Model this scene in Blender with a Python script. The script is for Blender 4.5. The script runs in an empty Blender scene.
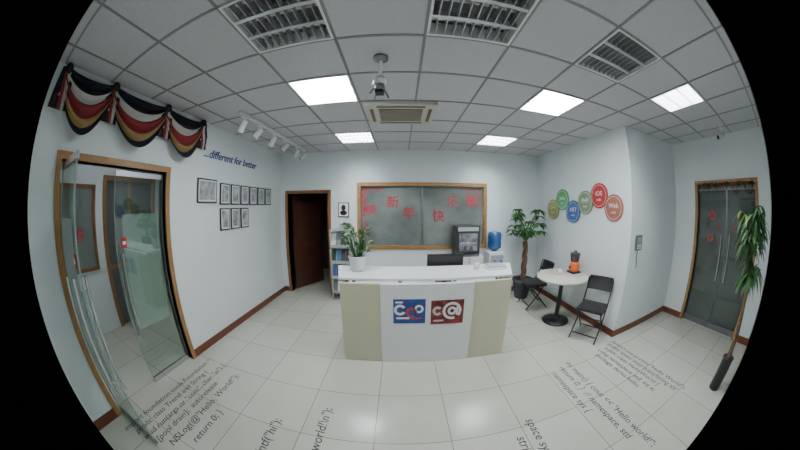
import bpy, math, random
from mathutils import Vector, Matrix
S=bpy.context.scene
random.seed(7)
pi=math.pi
# ------------------------------------------------------------------ materials
def pm(name,col,rough=.6,metal=0.0,emis=None,es=0,var=0.0,scale=8,bump=0.0,bscale=60,coat=0,spec=.5):
    m=bpy.data.materials.new(name);m.use_nodes=True;nt=m.node_tree
    b=nt.nodes['Principled BSDF']
    b.inputs['Base Color'].default_value=(*col,1);b.inputs['Roughness'].default_value=rough
    b.inputs['Metallic'].default_value=metal;b.inputs['Coat Weight'].default_value=coat
    b.inputs['Specular IOR Level'].default_value=spec
    if emis:
        b.inputs['Emission Color'].default_value=(*emis,1);b.inputs['Emission Strength'].default_value=es
    tc=nt.nodes.new('ShaderNodeTexCoord')
    if var:
        n=nt.nodes.new('ShaderNodeTexNoise');n.inputs['Scale'].default_value=scale;n.inputs['Detail'].default_value=4
        nt.links.new(tc.outputs['Object'],n.inputs['Vector'])
        r=nt.nodes.new('ShaderNodeValToRGB')
        r.color_ramp.elements[0].position=.3;r.color_ramp.elements[1].position=.7
        r.color_ramp.elements[0].color=(*[c*(1-var) for c in col],1)
        r.color_ramp.elements[1].color=(*[min(1,c*(1+var)) for c in col],1)
        nt.links.new(n.outputs['Fac'],r.inputs['Fac']);nt.links.new(r.outputs['Color'],b.inputs['Base Color'])
    if bump:
        n=nt.nodes.new('ShaderNodeTexNoise');n.inputs['Scale'].default_value=bscale
        nt.links.new(tc.outputs['Object'],n.inputs['Vector'])
        bp=nt.nodes.new('ShaderNodeBump');bp.inputs['Strength'].default_value=bump;bp.inputs['Distance'].default_value=.01
        nt.links.new(n.outputs['Fac'],bp.inputs['Height']);nt.links.new(bp.outputs['Normal'],b.inputs['Normal'])
    return m
def wood(name,c1,c2,rough=.4):
    m=pm(name,c1,rough);nt=m.node_tree;b=nt.nodes['Principled BSDF']
    tc=nt.nodes.new('ShaderNodeTexCoord');w=nt.nodes.new('ShaderNodeTexNoise')
    mp=nt.nodes.new('ShaderNodeMapping');mp.inputs['Scale'].default_value=(30,30,3)
    nt.links.new(tc.outputs['Object'],mp.inputs['Vector']);nt.links.new(mp.outputs['Vector'],w.inputs['Vector'])
    r=nt.nodes.new('ShaderNodeValToRGB');r.color_ramp.elements[0].color=(*c1,1);r.color_ramp.elements[1].color=(*c2,1)
    r.color_ramp.elements[0].position=.35;r.color_ramp.elements[1].position=.65
    nt.links.new(w.outputs['Fac'],r.inputs['Fac']);nt.links.new(r.outputs['Color'],b.inputs['Base Color']);return m
def glassm(name,tint,fac,body=None,bodyfac=0,rough=.02):
    m=bpy.data.materials.new(name);m.use_nodes=True;nt=m.node_tree;nt.nodes.clear()
    o=nt.nodes.new('ShaderNodeOutputMaterial');t=nt.nodes.new('ShaderNodeBsdfTransparent');t.inputs['Color'].default_value=(*tint,1)
    g=nt.nodes.new('ShaderNodeBsdfGlossy');g.inputs['Roughness'].default_value=rough
    mx=nt.nodes.new('ShaderNodeMixShader');mx.inputs[0].default_value=fac
    nt.links.new(t.outputs[0],mx.inputs[1]);nt.links.new(g.outputs[0],mx.inputs[2]);out=mx.outputs[0]
    if body:
        d=nt.nodes.new('ShaderNodeBsdfDiffuse');d.inputs['Color'].default_value=(*body,1)
        m2=nt.nodes.new('ShaderNodeMixShader');m2.inputs[0].default_value=bodyfac
        nt.links.new(out,m2.inputs[1]);nt.links.new(d.outputs[0],m2.inputs[2]);out=m2.outputs[0]
    nt.links.new(out,o.inputs['Surface']);return m
WALL=pm('wall_paint',(.78,.84,.85),.75,var=.02,scale=2,bump=.05)
CEIL=pm('ceiling_tile',(.56,.56,.59),.9,var=.04,scale=40,bump=.3,bscale=120)
GRID=pm('ceiling_grid_metal',(.27,.27,.28),.6)
SKIRT=wood('skirting_wood',(.13,.035,.018),(.20,.06,.03),.35)
OAK=wood('oak_frame',(.28,.14,.05),(.40,.22,.08),.4)
BROWN=wood('brown_frame',(.22,.09,.035),(.30,.13,.05),.4)
DARKDOOR=wood('dark_door',(.05,.02,.012),(.09,.035,.02),.4)
WHITE=pm('white_laminate',(.80,.82,.82),.35)
CREAM=pm('cream_laminate',(.60,.59,.42),.4,var=.03,scale=3)
BLACK=pm('black_plastic',(.015,.015,.017),.4)
BLACKP=pm('black_vinyl',(.02,.02,.022),.45,bump=.1)
STEEL=pm('steel',(.6,.6,.62),.25,1)
GREYM=pm('grey_metal',(.25,.25,.27),.4,.8)
PAPER=pm('paper',(.82,.82,.82),.8)
RED=pm('red_paint',(.60,.02,.03),.5)
PHOTO=pm('photo_print',(.35,.38,.40),.5,var=.6,scale=9)
LEAF=pm('leaf_green',(.028,.11,.025),.45,var=.5,scale=6)
LEAF2=pm('leaf_light',(.08,.19,.045),.45,var=.4,scale=6)
BARK=pm('bark',(.16,.10,.06),.9,var=.4,scale=30,bump=.5)
SOIL=pm('soil',(.04,.025,.015),.95,var=.3,scale=40)
LOUVER=pm('louver_aluminium',(.55,.56,.58),.3,.7)
LAMPDARK=pm('lamp_housing',(.12,.12,.13),.5)
TUBEOFF=pm('fluorescent_tube_off',(.7,.7,.68),.3)
LIT=pm('fluorescent_diffuser_lit',(1,1,1),.5,emis=(.92,.96,1),es=48)
HLIT=pm('hall_diffuser_lit',(1,1,1),.5,emis=(.93,.96,1),es=16)
def tilemat():
    m=pm('floor_tile',(.6,.6,.5),.2,spec=.5);nt=m.node_tree;b=nt.nodes['Principled BSDF']
    tc=nt.nodes.new('ShaderNodeTexCoord')
    mp=nt.nodes.new('ShaderNodeMapping');mp.inputs['Location'].default_value=(.2,.05,0)
    br=nt.nodes.new('ShaderNodeTexBrick');br.offset=0;br.squash=1
    br.inputs['Scale'].default_value=1;br.inputs['Brick Width'].default_value=.6;br.inputs['Row Height'].default_value=.6
    br.inputs['Mortar Size'].default_value=.004;br.inputs['Mortar Smooth'].default_value=.2;br.inputs['Bias'].default_value=0
    br.inputs['Color1'].default_value=(.62,.62,.54,1);br.inputs['Color2'].default_value=(.56,.56,.48,1)
    br.inputs['Mortar'].default_value=(.26,.25,.20,1)
    nt.links.new(tc.outputs['Object'],mp.inputs['Vector']);nt.links.new(mp.outputs['Vector'],br.inputs['Vector'])
    n=nt.nodes.new('ShaderNodeTexNoise');n.inputs['Scale'].default_value=3;n.inputs['Detail'].default_value=5
    nt.links.new(tc.outputs['Object'],n.inputs['Vector'])
    mx=nt.nodes.new('ShaderNodeMix');mx.data_type='RGBA';mx.blend_type='MULTIPLY';mx.inputs['Factor'].default_value=.12
    nt.links.new(br.outputs['Color'],mx.inputs['A']);nt.links.new(n.outputs['Fac'],mx.inputs['B'])
    nt.links.new(mx.outputs['Result'],b.inputs['Base Color']);return m
FLOOR=tilemat()
# ------------------------------------------------------------------ mesh builder
class MB:
    def __init__(s): s.v=[];s.f=[];s.mi=[];s.sm=[];s.mats=[];s.M=Matrix()
    def add(s,vs,fs,mat,smooth=False):
        if mat not in s.mats: s.mats.append(mat)
        k=s.mats.index(mat);b=len(s.v)
        s.v+=[tuple(s.M@Vector(v)) for v in vs]
        for f in fs: s.f.append([b+i for i in f]);s.mi.append(k);s.sm.append(smooth)
        return s
    def box(s,x0,x1,y0,y1,z0,z1,mat):
        v=[(x,y,z) for x in(x0,x1) for y in(y0,y1) for z in(z0,z1)]
        return s.add(v,[(0,1,3,2),(4,6,7,5),(0,4,5,1),(2,3,7,6),(0,2,6,4),(1,5,7,3)],mat)
    def prism(s,poly,z0,z1,mat):
        n=len(poly);v=[(x,y,z0) for x,y in poly]+[(x,y,z1) for x,y in poly]
        f=[tuple(range(n-1,-1,-1)),tuple(range(n,2*n))]+[(i,(i+1)%n,n+(i+1)%n,n+i) for i in range(n)]
        return s.add(v,f,mat)
    def tube(s,pts,r,mat,n=10,caps=True,smooth=True):
        pts=[Vector(p) for p in pts];k=len(pts);rs=r if isinstance(r,(list,tuple)) else [r]*k
        vs=[];t0=(pts[1]-pts[0]).normalized()
        a=Vector((0,0,1)) if abs(t0.z)<.9 else Vector((1,0,0));u=t0.cross(a).normalized()
        for i,p in enumerate(pts):
            t=(pts[min(i+1,k-1)]-pts[max(i-1,0)]).normalized()
            u=(u-t*u.dot(t)).normalized();w=t.cross(u)
            for j in range(n):
                an=2*pi*j/n;vs.append(p+(u*math.cos(an)+w*math.sin(an))*rs[i])
        fs=[(i*n+j,i*n+(j+1)%n,(i+1)*n+(j+1)%n,(i+1)*n+j) for i in range(k-1) for j in range(n)]
        s.add(vs,fs,mat,smooth)
        if caps: s.add([vs[j] for j in range(n)],[tuple(range(n-1,-1,-1))],mat);s.add(vs[-n:],[tuple(range(n))],mat)
        return s
    def cyl(s,p0,p1,r0,mat,r1=None,n=24): return s.tube([p0,p1],[r0,r0 if r1 is None else r1],mat,n)
    def lathe(s,cx,cy,prof,mat,n=32):
        vs=[(cx+r*math.cos(2*pi*j/n),cy+r*math.sin(2*pi*j/n),z) for r,z in prof for j in range(n)]
        fs=[(i*n+j,i*n+(j+1)%n,(i+1)*n+(j+1)%n,(i+1)*n+j) for i in range(len(prof)-1) for j in range(n)]
        return s.add(vs,fs,mat,True)
    def ball(s,c,r,mat,n=16,sc=(1,1,1)):
        vs=[];m=n//2
        for i in range(m+1):
            th=pi*i/m
            for j in range(n):
                ph=2*pi*j/n;vs.append((c[0]+sc[0]*r*math.sin(th)*math.cos(ph),c[1]+sc[1]*r*math.sin(th)*math.sin(ph),c[2]+sc[2]*r*math.cos(th)))
        fs=[(i*n+j,(i+1)*n+j,(i+1)*n+(j+1)%n,i*n+(j+1)%n) for i in range(m) for j in range(n)]
        return s.add(vs,fs,mat,True)
    def leaf(s,base,d,L,W,mat,droop=.3,seg=5):
        base=Vector(base);d=Vector(d).normalized();side=d.cross(Vector((0,0,1)))
        side=Vector((1,0,0)) if side.length<.05 else side.normalized()
        vs=[]
        for i in range(seg+1):
            t=i/seg;w=W*math.sin(pi*min(1,t*.92+.06))**.8
            c=base+d*L*t-Vector((0,0,1))*droop*L*t*t
            up=Vector((0,0,1))*w*.25
            vs+=[c-side*w*.5+up,c,c+side*w*.5+up]
        fs=[]
        for i in range(seg):
            a=i*3;fs+=[(a,a+1,a+4,a+3),(a+1,a+2,a+5,a+4)]
        return s.add(vs,fs,mat,True)
    def text(s,body,size,mat,M,ext=0.0,align='CENTER',shear=0,bold=0.0):
        cu=bpy.data.curves.new('tmp','FONT');cu.body=body;cu.size=size;cu.align_x=align;cu.align_y='CENTER';cu.extrude=ext;cu.shear=shear;cu.resolution_u=3;cu.offset=bold
        o=bpy.data.objects.new('tmp',cu);S.collection.objects.link(o);bpy.context.view_layer.update()
        me=o.to_mesh();vs=[M@v.co for v in me.vertices];fs=[tuple(p.vertices) for p in me.polygons]
        o.to_mesh_clear();bpy.data.objects.remove(o);bpy.data.curves.remove(cu)
        return s.add(vs,fs,mat)
    def make(s,name,loc=(0,0,0),rz=0,bevel=0,parent=None):
        me=bpy.data.meshes.new(name);me.from_pydata(s.v,[],s.f)
        for m in s.mats: me.materials.append(m)
        for p,k,sm in zip(me.polygons,s.mi,s.sm): p.material_index=k;p.use_smooth=sm
        me.update()
        o=bpy.data.objects.new(name,me);S.collection.objects.link(o);o.location=loc;o.rotation_euler=(0,0,rz)
        if bevel:
            b=o.modifiers.new('bevel','BEVEL');b.width=bevel;b.segments=2;b.limit_method='ANGLE';b.angle_limit=math.radians(50)
        if parent: o.parent=parent
        return o
def empty(name,loc=(0,0,0),rz=0):
    e=bpy.data.objects.new(name,None);S.collection.objects.link(e);e.location=loc;e.rotation_euler=(0,0,rz);e.empty_display_size=.1;return e
def on_back(x,y,z): return Matrix.Translation((x,y,z))@Matrix.Rotation(pi/2,4,'X')            # faces -Y
def on_left(x,y,z): return Matrix.Translation((x,y,z))@Matrix.Rotation(pi/2,4,'Z')@Matrix.Rotation(pi/2,4,'X')   # faces +X
def on_right(x,y,z): return Matrix.Translation((x,y,z))@Matrix.Rotation(-pi/2,4,'Z')@Matrix.Rotation(pi/2,4,'X') # faces -X
# ------------------------------------------------------------------ room shell
H=2.9;XL=-2.48;XM=2.97;XR=4.65;YB=4.5;YF=2.0;Y0=-.3;T=.14
DL0,DL1,DLH=.33,1.62,2.18
DR0,DR1,DRH=.33,1.50,2.18
m=MB();m.box(-6,XR+2.2,Y0-.1,YB+2.2,-.12,0,FLOOR);m.make('floor')
m=MB()
m.box(XL-T,XL,Y0,DL0,0,H,WALL);m.box(XL-T,XL,DL1,YB+T,0,H,WALL);m.box(XL-T,XL,DL0,DL1,DLH,H,WALL);m.make('wall_left')
m=MB()
BX0,BX1,BH=-2.30,-1.41,2.07
WX0,WX1,WZ0,WZ1=-.82,1.72,.98,2.26
m.box(XL-T,BX0,YB,YB+T,0,H,WALL);m.box(BX0,BX1,YB,YB+T,BH,H,WALL);m.box(BX1,WX0,YB,YB+T,0,H,WALL)
m.box(WX0,WX1,YB,YB+T,0,WZ0,WALL);m.box(WX0,WX1,YB,YB+T,WZ1,H,WALL);m.box(WX1,XM+.1,YB,YB+T,0,H,WALL);m.make('wall_back')
m=MB();m.prism([(XM,YF),(XR+T,YF),(XR+T,YB+T),(XM+.02,YB+T)],0,H,WALL);m.make('wall_column')
m=MB();m.box(XR,XR+T,Y0,DR0,0,H,WALL);m.box(XR,XR+T,DR1,YF,0,H,WALL);m.box(XR,XR+T,DR0,DR1,DRH,H,WALL);m.make('wall_right')
m=MB();m.box(-6,XR+2.2,Y0-.1,Y0,0,H,WALL);m.make('wall_front')
bh=.10;bt=.015
m=MB();m.box(XL,XL+bt,DL1+.06,YB,0,bh,SKIRT);m.box(XL,XL+bt,Y0,DL0-.06,0,bh,SKIRT);m.make('baseboard_left')
m=MB();m.box(BX1+.06,XM,YB-bt,YB,0,bh,SKIRT);m.box(XL+bt,BX0-.06,YB-bt,YB,0,bh,SKIRT);m.make('baseboard_back')
m=MB();m.box(XM-bt,XM,YF-bt,YB-bt,0,bh,SKIRT);m.box(XM,XR,YF-bt,YF,0,bh,SKIRT);m.make('baseboard_column')
m=MB();m.box(XR-bt,XR,DR1+.06,YF-bt,0,bh,SKIRT);m.box(XR-bt,XR,Y0,DR0-.06,0,bh,SKIRT);m.make('baseboard_right')
# ceiling with tiles
gx=[XL-.1]+[-2.16+.58*i for i in range(12)]+[XR+.1]
gy=[Y0-.05,.10,.68,1.24,1.72,2.28,2.86,3.35,3.92,YB+.05]
def cell(i,j): return gx[i],gx[i+1],gy[j],gy[j+1]
off=[(3,2),(5,2),(7,2)];on=[(9,2),(3,4),(7,4),(3,7),(7,7)]
m=MB()
for i in range(len(gx)-1):
    for j in range(len(gy)-1):
        if (i,j) in off+on: continue
        x0,x1,y0,y1=cell(i,j);m.box(x0,x1,y0,y1,H,H+.02,CEIL)
for x in gx[1:-1]: m.box(x-.010,x+.010,gy[0],gy[-1],H-.006,H+.004,GRID)
for y in gy[1:-1]: m.box(gx[0],gx[-1],y-.010,y+.010,H-.006,H+.004,GRID)
m.box(-6.1,XR+2.3,Y0-.1,YB+2.3,H+.25,H+.3,CEIL)
m.box(-6.1,XL-.1,Y0-.1,YB+.1,H,H+.02,CEIL);m.box(XR+.1,XR+2.3,Y0-.1,YB+.1,H,H+.02,CEIL)
m.make('ceiling')
def fixture(x0,x1,y0,y1,lit,name='louver_ceiling_light',LM=None,solid=False):
    m=MB();e=.016;z0=H-.008;x0+=e*.5;x1-=e*.5;y0+=e*.5;y1-=e*.5
    for a in((x0,x1,y0,y0+e),(x0,x1,y1-e,y1),(x0,x0+e,y0+e,y1-e),(x1-e,x1,y0+e,y1-e)):
        m.box(*a,z0,H+.10,WHITE)
    zd=H+.012 if solid else H+.05
    if lit:
        m.box(x0+e,x1-e,y0+e,y1-e,zd,zd+.01,LM or LIT)
    m.box(x0,x1,y0,y1,H+.10,H+.11,LAMPDARK)
    if not lit:
        for q in range(3):
            yy=y0+(y1-y0)*(q+.5)/3;m.cyl((x0+.03,yy,H+.075),(x1-.03,yy,H+.075),.013,TUBEOFF,n=12)
    zt=H+.045 if not lit else zd
    LV=LOUVER if not lit else WHITE
    for q in range(1,3):
        yy=y0+(y1-y0)*q/3;t_=.014 if not lit else .004;m.box(x0+e,x1-e,yy-t_,yy+t_,z0+.004,zt,LV)
    for q in range(1,10 if not solid else 1):
        xx=x0+(x1-x0)*q/10;m.box(xx-.0025,xx+.0025,y0+e,y1-e,z0+.006,zt,LV)
    return m.make(name)
for c in off: fixture(*cell(*c),False)
for c in on: fixture(*cell(*c),True,solid=(c[1]==4))
# ------------------------------------------------------------------ hallway behind left glass door
HW=-4.3
m=MB();m.box(HW-.1,HW,Y0,1.42,0,H,WALL);m.box(HW-.1,HW,2.52,5,0,H,WALL);m.box(HW-.1,HW,1.42,2.52,2.28,H,WALL);m.box(HW,XL-T,3.6,3.7,0,H,WALL);m.make('wall_hall')
m=MB();m.box(-6,-5.9,Y0,5,0,H,WALL);m.box(-6,HW-.1,4.9,5,0,H,WALL);m.make('wall_hall_far')
m=MB()
for a in((HW-.12,HW+.03,1.40,1.47,0,2.3),(HW-.12,HW+.03,2.47,2.54,0,2.3),(HW-.12,HW+.03,1.47,2.47,2.23,2.3),(HW-.06,HW,1.93,1.99,0,2.23)):
    m.box(*a,OAK)
m.box(HW-.05,HW-.03,1.47,2.47,.9,.96,OAK);m.box(HW-.045,HW-.035,1.47,2.47,0,2.23,glassm('hall_glass',(.5,.55,.53),.08,(.3,.33,.32),.5));m.make('hall_door')  # door across the hall: oak frame with grey glass
m=MB()
for a in((.55,.60,.95,2.15),(1.2,1.25,.95,2.15),(.60,1.2,.95,1.0),(.60,1.2,2.10,2.15)): m.box(HW,HW+.03,*a,BROWN)
m.box(HW,HW+.012,.6,1.2,1.0,2.1,pm('hall_window_glass',(.22,.25,.24),.1))
m.text('春',.22,RED,on_left(HW+.016,.92,1.45));m.make('window_2')
o=fixture(-3.8,-3.2,1.0,1.6,True,name='hall_ceiling_light',LM=HLIT);o.location.z=-.115
# left door frame
m=MB();w=.06
m.box(XL-T-.01,XL+.02,DL0-w,DL0,0,DLH+w,OAK);m.box(XL-T-.01,XL+.02,DL1,DL1+w,0,DLH+w,OAK);m.box(XL-T-.01,XL+.02,DL0,DL1,DLH,DLH+w,OAK);m.make('trim_1')
GL=glassm('door_glass',(.84,.91,.88),.10)
FR=glassm('frosted_film',(.9,.95,.93),.04,(.54,.61,.59),.55)
GEDGE=pm('glass_edge',(.25,.34,.31),.2)
def glassdoor(name,width,height,hinge,rz):
    m=MB()
    m.box(0,width,-.006,.006,.02,height,GL)
    m.box(.08,width-.10,-.0085,-.0065,.62,1.75,FR)
    m.box(0,width,-.012,.012,.005,.07,STEEL);m.box(0,width,-.012,.012,height-.05,height,STEEL)
    m.box(width-.006,width+.001,-.007,.007,.07,height-.05,GEDGE);m.box(-.001,.006,-.007,.007,.07,height-.05,GEDGE)
    for sgn in(-1,1):
        y=sgn*.05;hx=width-.055
        m.tube([(hx,y,.55),(hx,y,1.40)],.014,STEEL)
        for z in(.65,1.3): m.tube([(hx,sgn*.006,z),(hx,y,z)],.009,STEEL)
    for s_ in(-1,1):
        a,b=sorted((s_*.0085,s_*.0105));m.box(width-.13,width-.07,a,b,1.44,1.54,RED)
        a,b=sorted((s_*.0105,s_*.0115));m.box(width-.12,width-.08,a,b,1.475,1.505,PAPER)
    return m.make(name,hinge,rz)
glassdoor('glass_door',.64,2.15,(XL-.06,DL1-.01,0),-pi/2)
glassdoor('glass_door',.64,2.15,(XL-.02,DL0+.03,0),math.radians(1))
# ------------------------------------------------------------------ corridor behind right door
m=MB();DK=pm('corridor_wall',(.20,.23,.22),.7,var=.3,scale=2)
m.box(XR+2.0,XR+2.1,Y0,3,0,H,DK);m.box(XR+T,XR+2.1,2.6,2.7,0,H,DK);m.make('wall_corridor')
m=MB()
m.box(XR-.02,XR+T,DR0-w,DR0,0,DRH+w,OAK);m.box(XR-.02,XR+T,DR1,DR1+w,0,DRH+w,OAK);m.box(XR-.02,XR+T,DR0,DR1,DRH,DRH+w,OAK);m.make('trim_2')
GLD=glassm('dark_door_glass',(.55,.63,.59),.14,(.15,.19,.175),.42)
def darkdoor(hy,rz,s):
    m=MB();W=.575
    m.box(0,W,-.006,.006,.02,2.15,GLD)
    m.box(0,W,-.014,.014,.005,.09,GREYM);m.box(0,W,-.014,.014,2.09,2.15,GREYM)
    m.box(W-.012,W,-.008,.008,.09,2.09,GREYM)
    for sgn in(-1,1):
        y=sgn*.05;m.tube([(W-.08,y,.75),(W-.08,y,1.45)],.014,STEEL)
        for z in(.85,1.35): m.tube([(W-.08,sgn*.006,z),(W-.08,y,z)],.009,STEEL)
    yy=s*.0075
    for cx,cz,R in((.28,1.72,.09),(.26,1.38,.07),(.40,1.55,.04)):
        for p in range(8):
            a=p*pi/4;x=cx+R*.65*math.cos(a);z=cz+R*.65*math.sin(a)
            m.add([(x+R*.25*math.cos(q*pi/3+a),yy,z+R*.25*math.sin(q*pi/3+a)) for q in range(6)],[(0,1,2,3,4,5)],RED)
    m.make('glass_door',(XR+.07,hy,0),rz)
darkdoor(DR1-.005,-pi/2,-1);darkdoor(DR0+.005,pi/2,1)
m=MB();m.tube([(XR-.03,DR0+.03+(DR1-DR0-.06)*t/20,2.20-.03*math.sin(t*pi/2.5)**2) for t in range(21)],.012,LEAF)
for t in range(110):
    y=random.uniform(DR0+.02,DR1-.02);m.leaf((XR-.035,y,2.19),(-.3,random.uniform(-1,1),random.uniform(-.8,.3)),.09,.03,random.choice([LEAF,LEAF2,LEAF,RED]),.4,3)
m.make('door_garland')
# ------------------------------------------------------------------ back door
m=MB()
m.box(BX0-w,BX0,YB-.02,YB+T,0,BH+w,BROWN);m.box(BX1,BX1+w,YB-.02,YB+T,0,BH+w,BROWN);m.box(BX0,BX1,YB-.02,YB+T,BH,BH+w,BROWN);m.make('trim_3')
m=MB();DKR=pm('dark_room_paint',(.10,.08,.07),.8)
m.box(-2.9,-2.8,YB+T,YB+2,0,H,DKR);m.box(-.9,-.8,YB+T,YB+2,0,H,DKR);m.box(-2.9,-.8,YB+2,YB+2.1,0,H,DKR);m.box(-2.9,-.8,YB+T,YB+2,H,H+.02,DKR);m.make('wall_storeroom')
m=MB();m.box(0,.84,-.02,.02,.01,2.05,DARKDOOR)
for z0,z1 in((.15,.95),(1.1,1.9)): m.box(.12,.72,-.028,-.018,z0,z1,DARKDOOR)
m.tube([(.78,-.02,1.0),(.78,-.07,1.0),(.68,-.07,1.0)],.01,STEEL);m.make('door_1',(BX0+.03,YB+T+.03,0),math.radians(62),bevel=.004)
# ------------------------------------------------------------------ interior window with new-year decals
m=MB();fw=.07
m.box(WX0,WX1,YB-.03,YB+.10,WZ0,WZ0+fw,OAK);m.box(WX0,WX1,YB-.03,YB+.10,WZ1-fw,WZ1,OAK)
m.box(WX0,WX0+fw,YB-.03,YB+.10,WZ0+fw,WZ1-fw,OAK);m.box(WX1-fw,WX1,YB-.03,YB+.10,WZ0+fw,WZ1-fw,OAK)
GW=pm('window_frosted_glass',(.19,.22,.205),.15,var=.4,scale=1.4,spec=.5)
m.box(WX0+fw,WX1-fw,YB+.03,YB+.045,WZ0+fw,WZ1-fw,GW)
m.box(.41,.44,YB+.01,YB+.03,WZ0+fw,WZ1-fw,GREYM)
RD=pm('red_decal',(.50,.035,.05),.5)
yy=YB+.026
for ch,x,z,sz in(('恭',-.56,1.72,.22),('新',-.14,1.87,.25),('年',.17,1.66,.25),('快',.74,1.60,.25),('乐',1.02,1.88,.25),('春',1.40,1.90,.26)):
    m.text(ch,sz,RD,on_back(x,yy,z),.001,bold=.002)
def blossom(x,z,r):
    for p in range(5):
        a=p*2*pi/5+x*9;cx=x+r*math.cos(a);cz=z+r*math.sin(a)
        m.add([(cx+r*.7*math.cos(q*pi/3),yy-.001,cz+r*.7*math.sin(q*pi/3)) for q in range(6)],[(0,1,2,3,4,5)],RD)
for t in range(11): blossom(-.70+.05*math.sin(t*1.9),2.14-t*.05,.014+.008*(t%3))
for t in range(5): blossom(-.62+.07*t,2.13+.02*math.sin(t*2),.016)
for t in range(5): blossom(-.66+.03*math.sin(t*2.3),1.50-t*.05,.016)
for t in range(5): blossom(1.20+.08*t,2.15-.012*t,.013)
for t in range(6): blossom(1.56+.03*math.sin(t*2),2.08-t*.06,.014)
m.make('window_1')
# ------------------------------------------------------------------ reception desk
e=empty('reception_desk',(0,0,0))
DF=2.35
m=MB();m.prism([(-.64,DF),(-.21,DF),(-.21,DF+.04),(-.62,DF+.04)],.0,1.0,CREAM);m.prism([(.80,DF),(1.25,DF),(1.23,DF+.04),(.80,DF+.04)],0,1.0,CREAM);m.make('side_panels',parent=e,bevel=.003)
m=MB();m.box(-.208,.798,DF-.012,DF+.04,.0,1.003,WHITE);m.make('front_panel',parent=e,bevel=.004)
m=MB();m.prism([(-.64,DF+.001),(-.62,DF+.04),(-.74,3.0),(-.78,3.0)],0,1.0,CREAM);m.prism([(1.25,DF+.001),(1.47,3.0),(1.43,3.0),(1.23,DF+.04)],0,1.0,CREAM);m.make('wings',parent=e,bevel=.003)
m=MB();m.prism([(-.66,DF+.05),(1.27,DF+.05),(1.50,2.93),(-.80,2.93)],1.015,1.045,WHITE);m.make('ledge_top',parent=e,bevel=.006)
m=MB()
for x in(-.5,.0,.6,1.1): m.cyl((x,DF+.10,.7),(x,DF+.10,1.015),.02,STEEL,n=14)
for x in(-.66,1.33): m.cyl((x,2.85,.70),(x,2.85,1.015),.02,STEEL,n=14)
m.make('posts',parent=e)
m=MB();m.prism([(-.62,2.4),(1.22,2.4),(1.42,3.3),(-.74,3.3)],.715,.75,WHITE)
for x in(-.68,1.34): m.box(x-.02,x+.02,3.0,3.28,0,.715,WHITE)
m.make('work_surface',parent=e,bevel=.004)
BLUE=pm('poster_blue',(.02,.06,.26),.4,var=.3,scale=12);PRED=pm('poster_red',(.20,.02,.02),.4,var=.7,scale=14);PW=pm('poster_white',(.8,.8,.82),.5);PR=pm('poster_red_mark',(.5,.04,.05),.5)
def ring(m,cx,y,cz,r0,r1,a0,a1,mat,n=24,sx=1):
    vs=[]
    for i in range(n+1):
        a=math.radians(a0+(a1-a0)*i/n)
        vs+=[(cx+sx*r0*math.cos(a),y,cz+r0*math.sin(a)),(cx+sx*r1*math.cos(a),y,cz+r1*math.sin(a))]
    m.add(vs,[(2*i,2*i+1,2*i+3,2*i+2) for i in range(n)],mat)
y=DF-.012
m=MB();m.box(-.07,.27,y-.004,y,.545,.835,BLUE);yp=y-.0055
ring(m,.00,yp,.71,.035,.065,30,330,PW);ring(m,.12,yp,.68,.035,.06,-20,300,PR);ring(m,.20,yp,.72,.025,.05,40,400,PW)
m.box(-.04,.10,yp,y-.004,.60,.622,PW);m.box(.12,.23,yp,y-.004,.60,.615,PR);m.box(-.05,.03,yp,y-.004,.79,.81,PW)
m.make('blue_poster')
m=MB();m.box(.33,.69,y-.004,y,.525,.815,PRED);GY=pm('poster_grey',(.55,.55,.55),.5)
ring(m,.56,yp,.685,.075,.105,-40,290,PW);ring(m,.56,yp-.0005,.685,.022,.050,0,360,PW);m.box(.605,.63,yp,y-.004,.63,.73,PW)
ring(m,.40,yp,.69,.025,.055,40,320,GY);m.box(.36,.47,yp,y-.004,.56,.58,GY)
m.make('red_poster')
m=MB();m.box(.36,.85,3.05,3.09,.84,1.17,BLACK);m.box(.38,.83,3.046,3.05,.86,1.15,pm('monitor_back',(.03,.03,.033),.3));m.box(.57,.64,3.09,3.12,.76,.95,BLACK);m.box(.49,.72,3.02,3.2,.751,.765,BLACK);m.make('computer_monitor',bevel=.006)
m=MB();m.box(1.05,1.3,2.6,2.78,1.046,1.075,PAPER);m.box(1.07,1.29,2.61,2.79,1.075,1.09,pm('folder_grey',(.4,.42,.45),.6));m.make('paper_stack',bevel=.002)
m=MB();m.lathe(.93,2.7,[(0,1.047),(.03,1.047),(.037,1.12),(.033,1.12),(.027,1.055),(0,1.055)],WHITE,n=24);m.make('desk_cup')
m=MB();m.lathe(-.5,2.72,[(0.0,1.046),(.075,1.046),(.085,1.06),(.105,1.20),(.115,1.21),(.112,1.225),(.098,1.225),(.095,1.20),(0,1.195)],WHITE);m.lathe(-.5,2.72,[(0,1.205),(.095,1.205)],SOIL)
for k in range(60):
    a=random.uniform(0,2*pi);tilt=random.uniform(.15,1.2);h=random.uniform(.02,.28)
    p=(-.5+.03*math.cos(a),2.72+.03*math.sin(a),1.2);q=(-.5+(.03+tilt*.08)*math.cos(a),2.72+(.03+tilt*.08)*math.sin(a),1.22+h)
    m.tube([p,q],.003,LEAF,n=5);m.leaf(q,(math.cos(a)*tilt,math.sin(a)*tilt,.8),random.uniform(.09,.17),.05,random.choice([LEAF,LEAF,LEAF2]),.5)
m.make('potted_plant')
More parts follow.
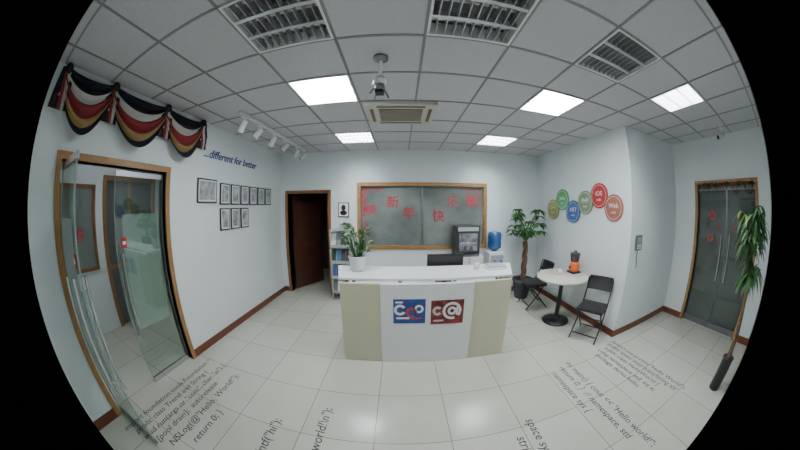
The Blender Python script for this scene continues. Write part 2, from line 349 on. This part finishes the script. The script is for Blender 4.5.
# magazine rack at back wall + portrait
m=MB();rx0,rx1=-1.28,-.92;RK=pm('rack_metal',(.45,.46,.47),.4)
for x in(rx0,rx1): m.box(x-.01,x+.01,YB-.30,YB-.28,0,1.36,RK);m.box(x-.01,x+.01,YB-.05,YB-.03,0,1.36,RK)
mags=[PAPER,pm('mag_blue',(.1,.2,.4),.5),pm('mag_dark',(.05,.06,.07),.5),pm('mag_dark_green',(.04,.09,.05),.5),pm('mag_grey',(.25,.26,.27),.5)]
for k,z in enumerate((.15,.45,.75,1.05)):
    m.box(rx0,rx1,YB-.30,YB-.04,z,z+.012,RK);m.box(rx0,rx1,YB-.31,YB-.30,z,z+.05,RK)
    for q in range(4):
        x=rx0+.005+q*.088
        m.add([(x,YB-.285,z+.012),(x+.08,YB-.285,z+.012),(x+.08,YB-.20,z+.26),(x,YB-.20,z+.26),(x,YB-.275,z+.012),(x+.08,YB-.275,z+.012),(x+.08,YB-.19,z+.26),(x,YB-.19,z+.26)],[(0,1,2,3),(7,6,5,4),(0,3,7,4),(1,5,6,2),(3,2,6,7)],random.choice(mags+[PAPER]))
m.box(rx0-.012,rx1+.012,YB-.31,YB-.02,1.36,1.375,RK)
m.make('magazine_rack')
m=MB();px_,py_=-1.02,YB-.16
m.lathe(px_,py_,[(0,1.376),(.05,1.376),(.065,1.46),(.055,1.46),(0,1.45)],pm('vase',(.5,.5,.48),.3))
for k in range(44):
    a=random.uniform(0,2*pi);m.leaf((px_,py_,1.45),(math.cos(a),math.sin(a)*.35-.1,random.uniform(-.1,1.2)),random.uniform(.10,.22),.03,random.choice([LEAF,LEAF2]),.8)
m.make('leafy_plant')
m=MB();m.box(-1.20,-.98,YB-.02,YB,1.60,1.88,BLACK);m.box(-1.185,-.995,YB-.022,YB-.02,1.615,1.865,PAPER)
m.M=Matrix.Translation((-1.09,YB-.023,1.78));m.ball((0,0,0),.045,BLACK,sc=(1,.03,1.25));m.ball((0,0,-.10),.07,BLACK,sc=(1,.02,.7));m.M=Matrix()
m.make('framed_portrait')
# ------------------------------------------------------------------ storage cabinet + coffee machine + water dispenser
m=MB();m.box(.98,1.52,4.05,4.47,0,.90,WHITE);m.box(1.245,1.255,4.045,4.05,.05,.87,GREYM);m.box(1.21,1.225,4.03,4.05,.45,.6,STEEL);m.box(1.275,1.29,4.03,4.05,.45,.6,STEEL);m.make('white_cabinet',bevel=.004)
m=MB();m.box(1.0,1.45,4.10,4.42,.901,1.45,pm('machine_body',(.04,.04,.045),.35));m.box(1.03,1.42,4.09,4.10,1.36,1.43,pm('machine_silver',(.55,.56,.58),.3,.5));m.box(1.05,1.40,4.088,4.10,1.0,1.32,pm('machine_glass',(.24,.26,.28),.12,var=.6,scale=7))
m.box(1.07,1.38,4.083,4.088,1.14,1.155,STEEL);m.cyl((1.17,4.07,1.10),(1.17,4.07,1.0),.03,GREYM,n=16);m.cyl((1.28,4.07,1.10),(1.28,4.07,1.0),.03,GREYM,n=16);m.box(1.03,1.42,4.05,4.10,.901,.94,GREYM);m.make('coffee_machine',bevel=.008)
BOT=pm('water_bottle_blue',(.03,.12,.35),.1,spec=.8)
m=MB();m.box(1.66,1.98,4.12,4.44,.02,.95,WHITE);m.box(1.69,1.95,4.10,4.12,.62,.90,pm('dispenser_panel',(.35,.42,.5),.3));m.box(1.69,1.95,4.02,4.12,.58,.61,GREYM)
m.cyl((1.76,4.11,.80),(1.76,4.04,.79),.014,RED,n=10);m.cyl((1.88,4.11,.80),(1.88,4.04,.79),.014,BOT,n=10)
m.lathe(1.82,4.28,[(.04,.93),(.06,.97),(.13,1.02),(.135,1.06),(.128,1.08),(.135,1.10),(.128,1.17),(.135,1.19),(.135,1.28),(.11,1.32),(0,1.33)],BOT)
for x in(1.69,1.95):
    for y_ in(4.15,4.41): m.cyl((x,y_,0),(x,y_,.02),.02,BLACK,n=8)
m.make('water_dispenser',bevel=.008)
# ------------------------------------------------------------------ money tree
def potted_tree(name,cx,cy):
    m=MB();POT=pm('pot_dark_glaze',(.05,.055,.07),.25)
    m.lathe(cx,cy,[(0,0),(.13,0),(.14,.02),(.19,.28),(.205,.36),(.22,.37),(.22,.40),(.195,.40),(.19,.36),(0,.35)],POT);m.lathe(cx,cy,[(0,.37),(.19,.37)],SOIL)
    for ph in(0,2*pi/3,4*pi/3):
        m.tube([(cx+.035*math.cos(ph+t*.55),cy+.035*math.sin(ph+t*.55),.36+t*.06) for t in range(14)],[.032-.0007*t for t in range(14)],BARK,n=8)
    top=Vector((cx,cy,1.14));ends=[]
    for k in range(26):
        a=k*2.4;R=random.uniform(.10,.40);z=1.26+random.uniform(0,.52)
        e_=Vector((cx+R*math.cos(a),cy+R*.75*math.sin(a),z));mid=top.lerp(e_,.5)+Vector((0,0,.08))
        m.tube([top,mid,e_],[.012,.008,.005],LEAF2,n=6);ends.append(e_)
    for e_ in ends:
        n=7
        for q in range(n):
            b=q*2*pi/n+random.random();L=random.uniform(.13,.20)
            if e_.x+L*math.cos(b)>2.94 or e_.y+L*math.sin(b)>4.47 : L*=.4
            m.leaf(e_,(math.cos(b),math.sin(b),random.uniform(-.1,.35)),L,.06,random.choice([LEAF,LEAF,LEAF2]),.55)
    m.make(name)
potted_tree('potted_money_tree',2.42,4.09)
# ------------------------------------------------------------------ round table + items
m=MB();tx,ty=2.48,2.91
TOP=pm('table_top',(.66,.62,.54),.3,var=.05,scale=5)
m.lathe(tx,ty,[(0,.735),(.42,.735),(.43,.742),(.43,.763),(.42,.77),(0,.77)],TOP,n=48)
m.cyl((tx,ty,.03),(tx,ty,.735),.035,BLACK);m.lathe(tx,ty,[(0,0),(.23,0),(.23,.02),(.10,.04),(.045,.07),(.04,.08)],BLACK,n=40);m.lathe(tx,ty,[(.04,.68),(.12,.72),(.12,.736)],BLACK)
m.make('round_table')
OR=pm('orange_plastic',(.75,.13,.02),.4);SMK=pm('smoked_plastic',(.05,.04,.04),.15)
m=MB();jx,jy,jz=2.75,2.95,.02
m.M=Matrix.Translation((0,0,jz))
m.box(jx-.085,jx+.085,jy-.085,jy+.085,.752,.78,BLACK);m.lathe(jx,jy,[(0,.78),(.075,.78),(.085,.80),(.085,.90),(.07,.93),(0,.93)],OR)
m.lathe(jx,jy,[(.06,.93),(.075,.95),(.085,1.04),(.085,1.05),(0,1.05)],SMK);m.lathe(jx,jy,[(.088,1.05),(.088,1.07),(.03,1.085),(.025,1.11),(0,1.115)],SMK);m.box(jx-.12,jx-.08,jy-.012,jy+.012,.84,.86,BLACK)
m.make('coffee_grinder')
m=MB();m.lathe(2.45,2.95,[(0,.772),(.028,.772),(.036,.85),(.033,.85),(.026,.778),(0,.778)],WHITE,n=24);m.make('paper_cup')
# ------------------------------------------------------------------ folding chairs
def chair(loc,rz):
    m=MB();r=.011
    for sx in(-1,1):
        x=sx*.20
        m.tube([(x,.24,.80),(x,.20,.62),(x,.02,.30),(x*1.02,-.20,.012)],r,BLACK,n=8)
        m.tube([(x*.9,-.16,.44),(x*.9,.02,.26),(x*.92,.24,.012)],r,BLACK,n=8)
        m.tube([(x,-.19,.44),(x,.17,.44)],.009,BLACK,n=8)
    m.tube([(-.20,.24,.80),(-.17,.25,.835),(.17,.25,.835),(.20,.24,.80)],r,BLACK,n=8)
    m.tube([(-.2,-.15,.09),(.2,-.15,.09)],.009,BLACK,n=8);m.tube([(-.184,.19,.08),(.184,.19,.08)],.009,BLACK,n=8)
    m.tube([(-.18,.005,.28),(.18,.005,.28)],.008,BLACK,n=8)
    m.box(-.195,.195,-.20,.18,.445,.485,BLACKP)
    vs=[];n=8
    for i in range(n+1):
        t=i/n*2-1;x=t*.195;y=.235+.03*(1-t*t)
        for z,o in((.64,0),(.83,.02)): vs+=[(x,y+o-.05*(1 if z<.7 else 0)+.02,z),(x,y+o+.02-.05*(1 if z<.7 else 0)+.022,z)]
    fs=[]
    for i in range(n):
        a=i*4;b=a+4;fs+=[(a,b,b+2,a+2),(a+1,a+3,b+3,b+1),(a,a+1,b+1,b),(a+2,b+2,b+3,a+3)]
    fs+=[(0,2,3,1),(n*4,n*4+1,n*4+3,n*4+2)];m.add(vs,fs,BLACKP)
    m.make('folding_chair',loc,rz,bevel=.006)
chair((2.61,2.25,0),math.radians(-62))
chair((2.40,3.62,0),math.radians(-96))
# ------------------------------------------------------------------ round wall signs
cols=[(.30,.33,.10),(.10,.33,.14),(.05,.12,.35),(.20,.30,.18),(.45,.035,.035),(.36,.12,.09)]
txt=['C++','Java','.NET','PHP','iOS','Web']
pos=[(3.92,1.76),(3.62,1.94),(3.30,1.73),(2.98,1.88),(2.65,1.98),(2.34,1.80)]
for c,t,(y_,z) in zip(cols,txt,pos):
    m=MB();mt=pm('sign_'+t,c,.5,var=.15,scale=10);R=.19
    m.tube([(XM,y_,z),(XM-.02,y_,z)],R,mt,n=40)
    n=40;rg=[(XM-.022,y_+rr*math.cos(2*pi*j/n),z+rr*math.sin(2*pi*j/n)) for rr in(R*.82,R*.85) for j in range(n)]
    m.add(rg,[(j,(j+1)%n,n+(j+1)%n,n+j) for j in range(n)],PAPER)
    m.text(t,.10,PAPER,on_right(XM-.022,y_,z+.03),.001);m.text('code',.05,PAPER,on_right(XM-.022,y_,z-.06),.001)
    m.make('round_wall_sign')
# ------------------------------------------------------------------ left wall pictures
def pic(y0,y1,z0,z1):
    m=MB();x=XL
    m.box(x,x+.02,y0,y1,z0,z1,BLACK);m.box(x+.02,x+.022,y0+.018,y1-.018,z0+.018,z1-.018,PAPER);m.box(x+.022,x+.023,y0+.035,y1-.035,z0+.04,z1-.035,PHOTO)
    m.make('picture_frame')
pic(2.14,2.52,1.86,2.17)
for k in range(6): pic(2.60+k*.25,2.60+k*.25+.21,1.84,2.14)
for k in range(3): pic(2.60+k*.25,2.60+k*.25+.21,1.48,1.79)
m=MB();m.text('...different for better',.155,pm('blue_letters',(.02,.03,.22),.5),on_left(XL+.003,2.87,2.50),.003,shear=.3,bold=.002);m.make('wall_lettering')
# ------------------------------------------------------------------ bunting swags
BK=pm('cloth_black',(.012,.012,.02),.9);CR=pm('cloth_red',(.24,.025,.03),.9);CW=pm('cloth_white',(.50,.49,.46),.9);GD=pm('cloth_gold',(.36,.24,.09),.9)
m=MB();pk=[.16,.74,1.48,2.10]
for a,b in zip(pk[:-1],pk[1:]):
    L=b-a;n=26
    bands=[BK,BK,CW,CR,CR,GD,BK];k=len(bands)
    rows=[]
    for r in range(k*2+1):
        v=r/(k*2);row=[]
        for i in range(n+1):
            t=i/n;s_=4*t*(1-t)
            sag=(.05+.40*v)*s_**.85
            z=2.87-.10*v*(1-s_*.3)-sag
            y_=a+L*(.5+(t-.5)*(1+.06*v*(1-s_)))
            x=XL+.03+.028*(1+math.sin(v*26+.6*math.sin(t*pi)))*(.4+.6*s_)+.05*s_*v
            row.append((x,y_,z))
        rows.append(row)
    for r in range(k*2):
        vs=rows[r]+rows[r+1];m.add(vs,[(i,i+1,n+2+i,n+1+i) for i in range(n)],bands[r//2],True)
for y_ in pk:
    m.ball((XL+.05,y_,2.85),.045,BK,n=12)
    cs=[BK,CR,CW,BK]
    for q in range(4):
        yy_=y_-.07+q*.035;vs=[]
        for i in range(7):
            z=2.85-i*.055;vs+=[(XL+.05+.012*math.sin(i*1.3+q),yy_-.01*i*.5,z),(XL+.06+.012*math.sin(i*1.3+q+1),yy_+.035+.006*i,z)]
        m.add(vs,[(i*2,i*2+1,i*2+3,i*2+2) for i in range(6)],cs[q],True)
m.make('fabric_swag')
# ------------------------------------------------------------------ AC cassette
ACW=pm('ac_plastic',(.55,.53,.45),.4);ACG=pm('ac_grille',(.15,.12,.08),.5)
m=MB();x0,x1,y0,y1=-.37,.39,2.29,2.92;z=H-.045
m.box(x0,x1,y0,y1,z,H-.007,ACW);m.box(x0+.14,x1-.14,y0+.13,y1-.13,z-.006,z,ACG)
for q in range(10):
    yy=y0+.15+q*(y1-y0-.30)/9;m.box(x0+.14,x1-.14,yy-.003,yy+.003,z-.012,z-.006,ACW)
m.box(x0+.12,x1-.12,y0+.045,y0+.085,z-.003,z,ACG);m.box(x0+.12,x1-.12,y1-.085,y1-.045,z-.003,z,ACG)
m.box(x0+.04,x0+.08,y0+.12,y1-.12,z-.003,z,ACG);m.box(x1-.08,x1-.04,y0+.12,y1-.12,z-.003,z,ACG)
m.make('ceiling_air_conditioner',bevel=.006)
# projector mount
m=MB();px,py=-.14,1.50
m.lathe(px,py,[(.0,H-.006),(.055,H-.006),(.055,H-.03),(.03,H-.045),(0,H-.045)],GREYM);m.cyl((px,py,H-.04),(px,py,2.66),.014,WHITE)
m.lathe(px,py,[(0,2.70),(.045,2.70),(.05,2.67),(.04,2.65),(0,2.65)],WHITE)
m.lathe(px,py,[(0,2.65),(.032,2.65),(.036,2.62),(.028,2.60),(0,2.60)],GREYM)
for a in range(4):
    b=a*pi/2+.6;m.tube([(px,py,2.62),(px+.05*math.cos(b),py+.05*math.sin(b),2.60),(px+.075*math.cos(b),py+.075*math.sin(b),2.56)],.007,GREYM,n=6)
m.box(px-.03,px+.03,py-.03,py+.03,2.575,2.60,BLACK);m.make('projector_mount')
# track lights
m=MB();tx=-1.80
m.box(tx-.017,tx+.017,2.1,4.2,H-.04,H-.007,WHITE)
for k,y_ in enumerate((2.2,2.55,2.95,3.35,3.8,4.1)):
    m.box(tx-.02,tx+.02,y_-.05,y_+.05,H-.065,H-.04,WHITE);m.cyl((tx,y_,H-.065),(tx,y_,H-.12),.009,WHITE,n=8)
    d=Vector((-.6,.25*(-1)**k,-.75)).normalized();c=Vector((tx,y_,H-.16))
    m.tube([c-d*.07,c-d*.06,c+d*.06,c+d*.075],[.02,.036,.04,.048],WHITE,n=18);m.tube([c+d*.0755,c+d*.0765],.04,GREYM,n=18)
m.make('track_light')
# access panel + outlet on column wall
m=MB();m.box(3.10,3.26,YF-.035,YF,1.24,1.44,pm('panel_dark',(.12,.13,.14),.4));m.box(3.12,3.24,YF-.038,YF-.035,1.34,1.42,pm('lcd',(.3,.4,.45),.2))
for i in range(3):
    for j in range(3): m.box(3.125+i*.04,3.15+i*.04,YF-.04,YF-.035,1.26+j*.024,1.276+j*.024,WHITE)
m.make('access_keypad',bevel=.004)
m=MB();m.tube([(3.18,YF-.012,1.24),(3.17,YF-.012,1.12),(3.20,YF-.012,1.05),(3.19,YF-.012,.99)],.006,BLACK,n=6);m.box(3.15,3.23,YF-.012,YF,.91,.99,WHITE);m.make('wall_outlet',bevel=.002)
# security camera hung from the ceiling
m=MB();cx,cy=4.22,.78
m.cyl((cx,cy,H-.006),(cx,cy,H-.03),.04,WHITE);m.tube([(cx,cy,H-.03),(cx,cy,H-.08),(cx-.02,cy+.02,H-.11)],.012,WHITE)
d=Vector((-.75,.55,-.3)).normalized();c=Vector((cx-.03,cy+.02,H-.13));m.tube([c-d*.07,c+d*.08],.034,WHITE,n=18);m.tube([c+d*.081,c+d*.085],.03,BLACK,n=18);m.make('security_camera')
# tall plant near right door
m=MB();cx,cy=3.20,.16
m.lathe(cx,cy,[(0,0),(.07,0),(.075,.02),(.075,.36),(.085,.38),(.07,.38),(0,.36)],BLACK);m.lathe(cx,cy,[(0,.365),(.07,.365)],SOIL)
m.tube([(cx,cy,.36),(cx+.01,cy+.01,.6),(cx-.02,cy+.05,.95),(cx+.02,cy+.10,1.3),(cx+.03,cy+.12,1.7)],[.03,.027,.025,.02,.012],BARK,n=10)
m.tube([(cx+.02,cy-.02,.36),(cx-.03,cy+.02,.6),(cx+.02,cy+.06,.95),(cx-.02,cy+.12,1.4)],[.02,.018,.016,.01],BARK,n=8)
for k in range(30):
    a=random.uniform(0,2*pi);z=random.uniform(1.10,1.78);R=random.uniform(.06,.18)
    b=Vector((cx+.0,cy+.08+.02*(z-1),z));e_=b+Vector((R*math.cos(a),R*math.sin(a),.10));m.tube([b,e_],.005,LEAF,n=5)
    for q in range(9):
        w_=random.uniform(0,2*pi);m.leaf(b.lerp(e_,random.uniform(.4,1)),(math.cos(w_),math.sin(w_),random.uniform(-.9,.3)),random.uniform(.10,.17),.035,random.choice([LEAF,LEAF2,LEAF]),.7,4)
m.make('tall_potted_plant')
# ------------------------------------------------------------------ floor lettering
INK=pm('black_vinyl_letters',(.025,.025,.027),.5)
m=MB()
def fl(s,x,y,sz,left):
    R=Matrix.Translation((x,y,.0012))@Matrix.Rotation(pi/2 if left else -pi/2,4,'Z')
    m.text(s,sz,INK,R,0,'LEFT',shear=.15,bold=.0004)
for s,x,y,sz in(('import foundation.tools.Foundation.*;',-2.26,.22,.10),('public class Trend and String {',-2.14,.30,.10),('  void run(args or "com", char "st") {',-2.02,.26,.10),('  [pool drain];  autorelease',-1.90,.34,.10),('NSLog(@"Hello, World!");',-1.76,.45,.11),('return 0; }',-1.60,.62,.11),
    ('printf("hi");',-1.04,.70,.12),('"Hello, world!\\n");',-.64,.62,.12)): fl(s,x,y,sz,True)
for s,x,y,sz in(('System.out.println("Hello World");',2.88,1.90,.10),('public static void main(String a){',2.77,1.88,.10),('public class HelloWorld {',2.66,1.84,.10),('using namespace std; int x;',2.54,1.86,.10),('package demo.hello;',2.43,1.78,.10),
    ('int main() { cout << "Hello world!";',1.95,1.85,.11),('return 0; }  // namespace, std',1.82,1.80,.11),('namespace sys {',1.68,1.74,.11),('space sys;',1.10,1.22,.12),('strings;',.95,1.05,.12)): fl(s,x,y,sz,False)
m.make('floor_lettering')
# ------------------------------------------------------------------ world + camera
wd=bpy.data.worlds.new('world');S.world=wd;wd.use_nodes=True
wd.node_tree.nodes['Background'].inputs['Color'].default_value=(.02,.02,.025,1);wd.node_tree.nodes['Background'].inputs['Strength'].default_value=1
cd=bpy.data.cameras.new('camera');cam=bpy.data.objects.new('camera',cd);S.collection.objects.link(cam)
F=237.0;K=-1/(F*36/800)
cd.type='PANO';tgt=cd if hasattr(cd,'panorama_type') else cd.cycles
tgt.panorama_type='FISHEYE_LENS_POLYNOMIAL';tgt.fisheye_fov=pi
tgt.fisheye_polynomial_k0=0;tgt.fisheye_polynomial_k1=K;tgt.fisheye_polynomial_k2=0;tgt.fisheye_polynomial_k3=0;tgt.fisheye_polynomial_k4=0
cd.sensor_width=36;cd.shift_y=-.030;cd.clip_start=.02
cam.location=(0,0,1.8);cam.rotation_euler=(pi/2-math.radians(1.2),0,0);S.camera=cam
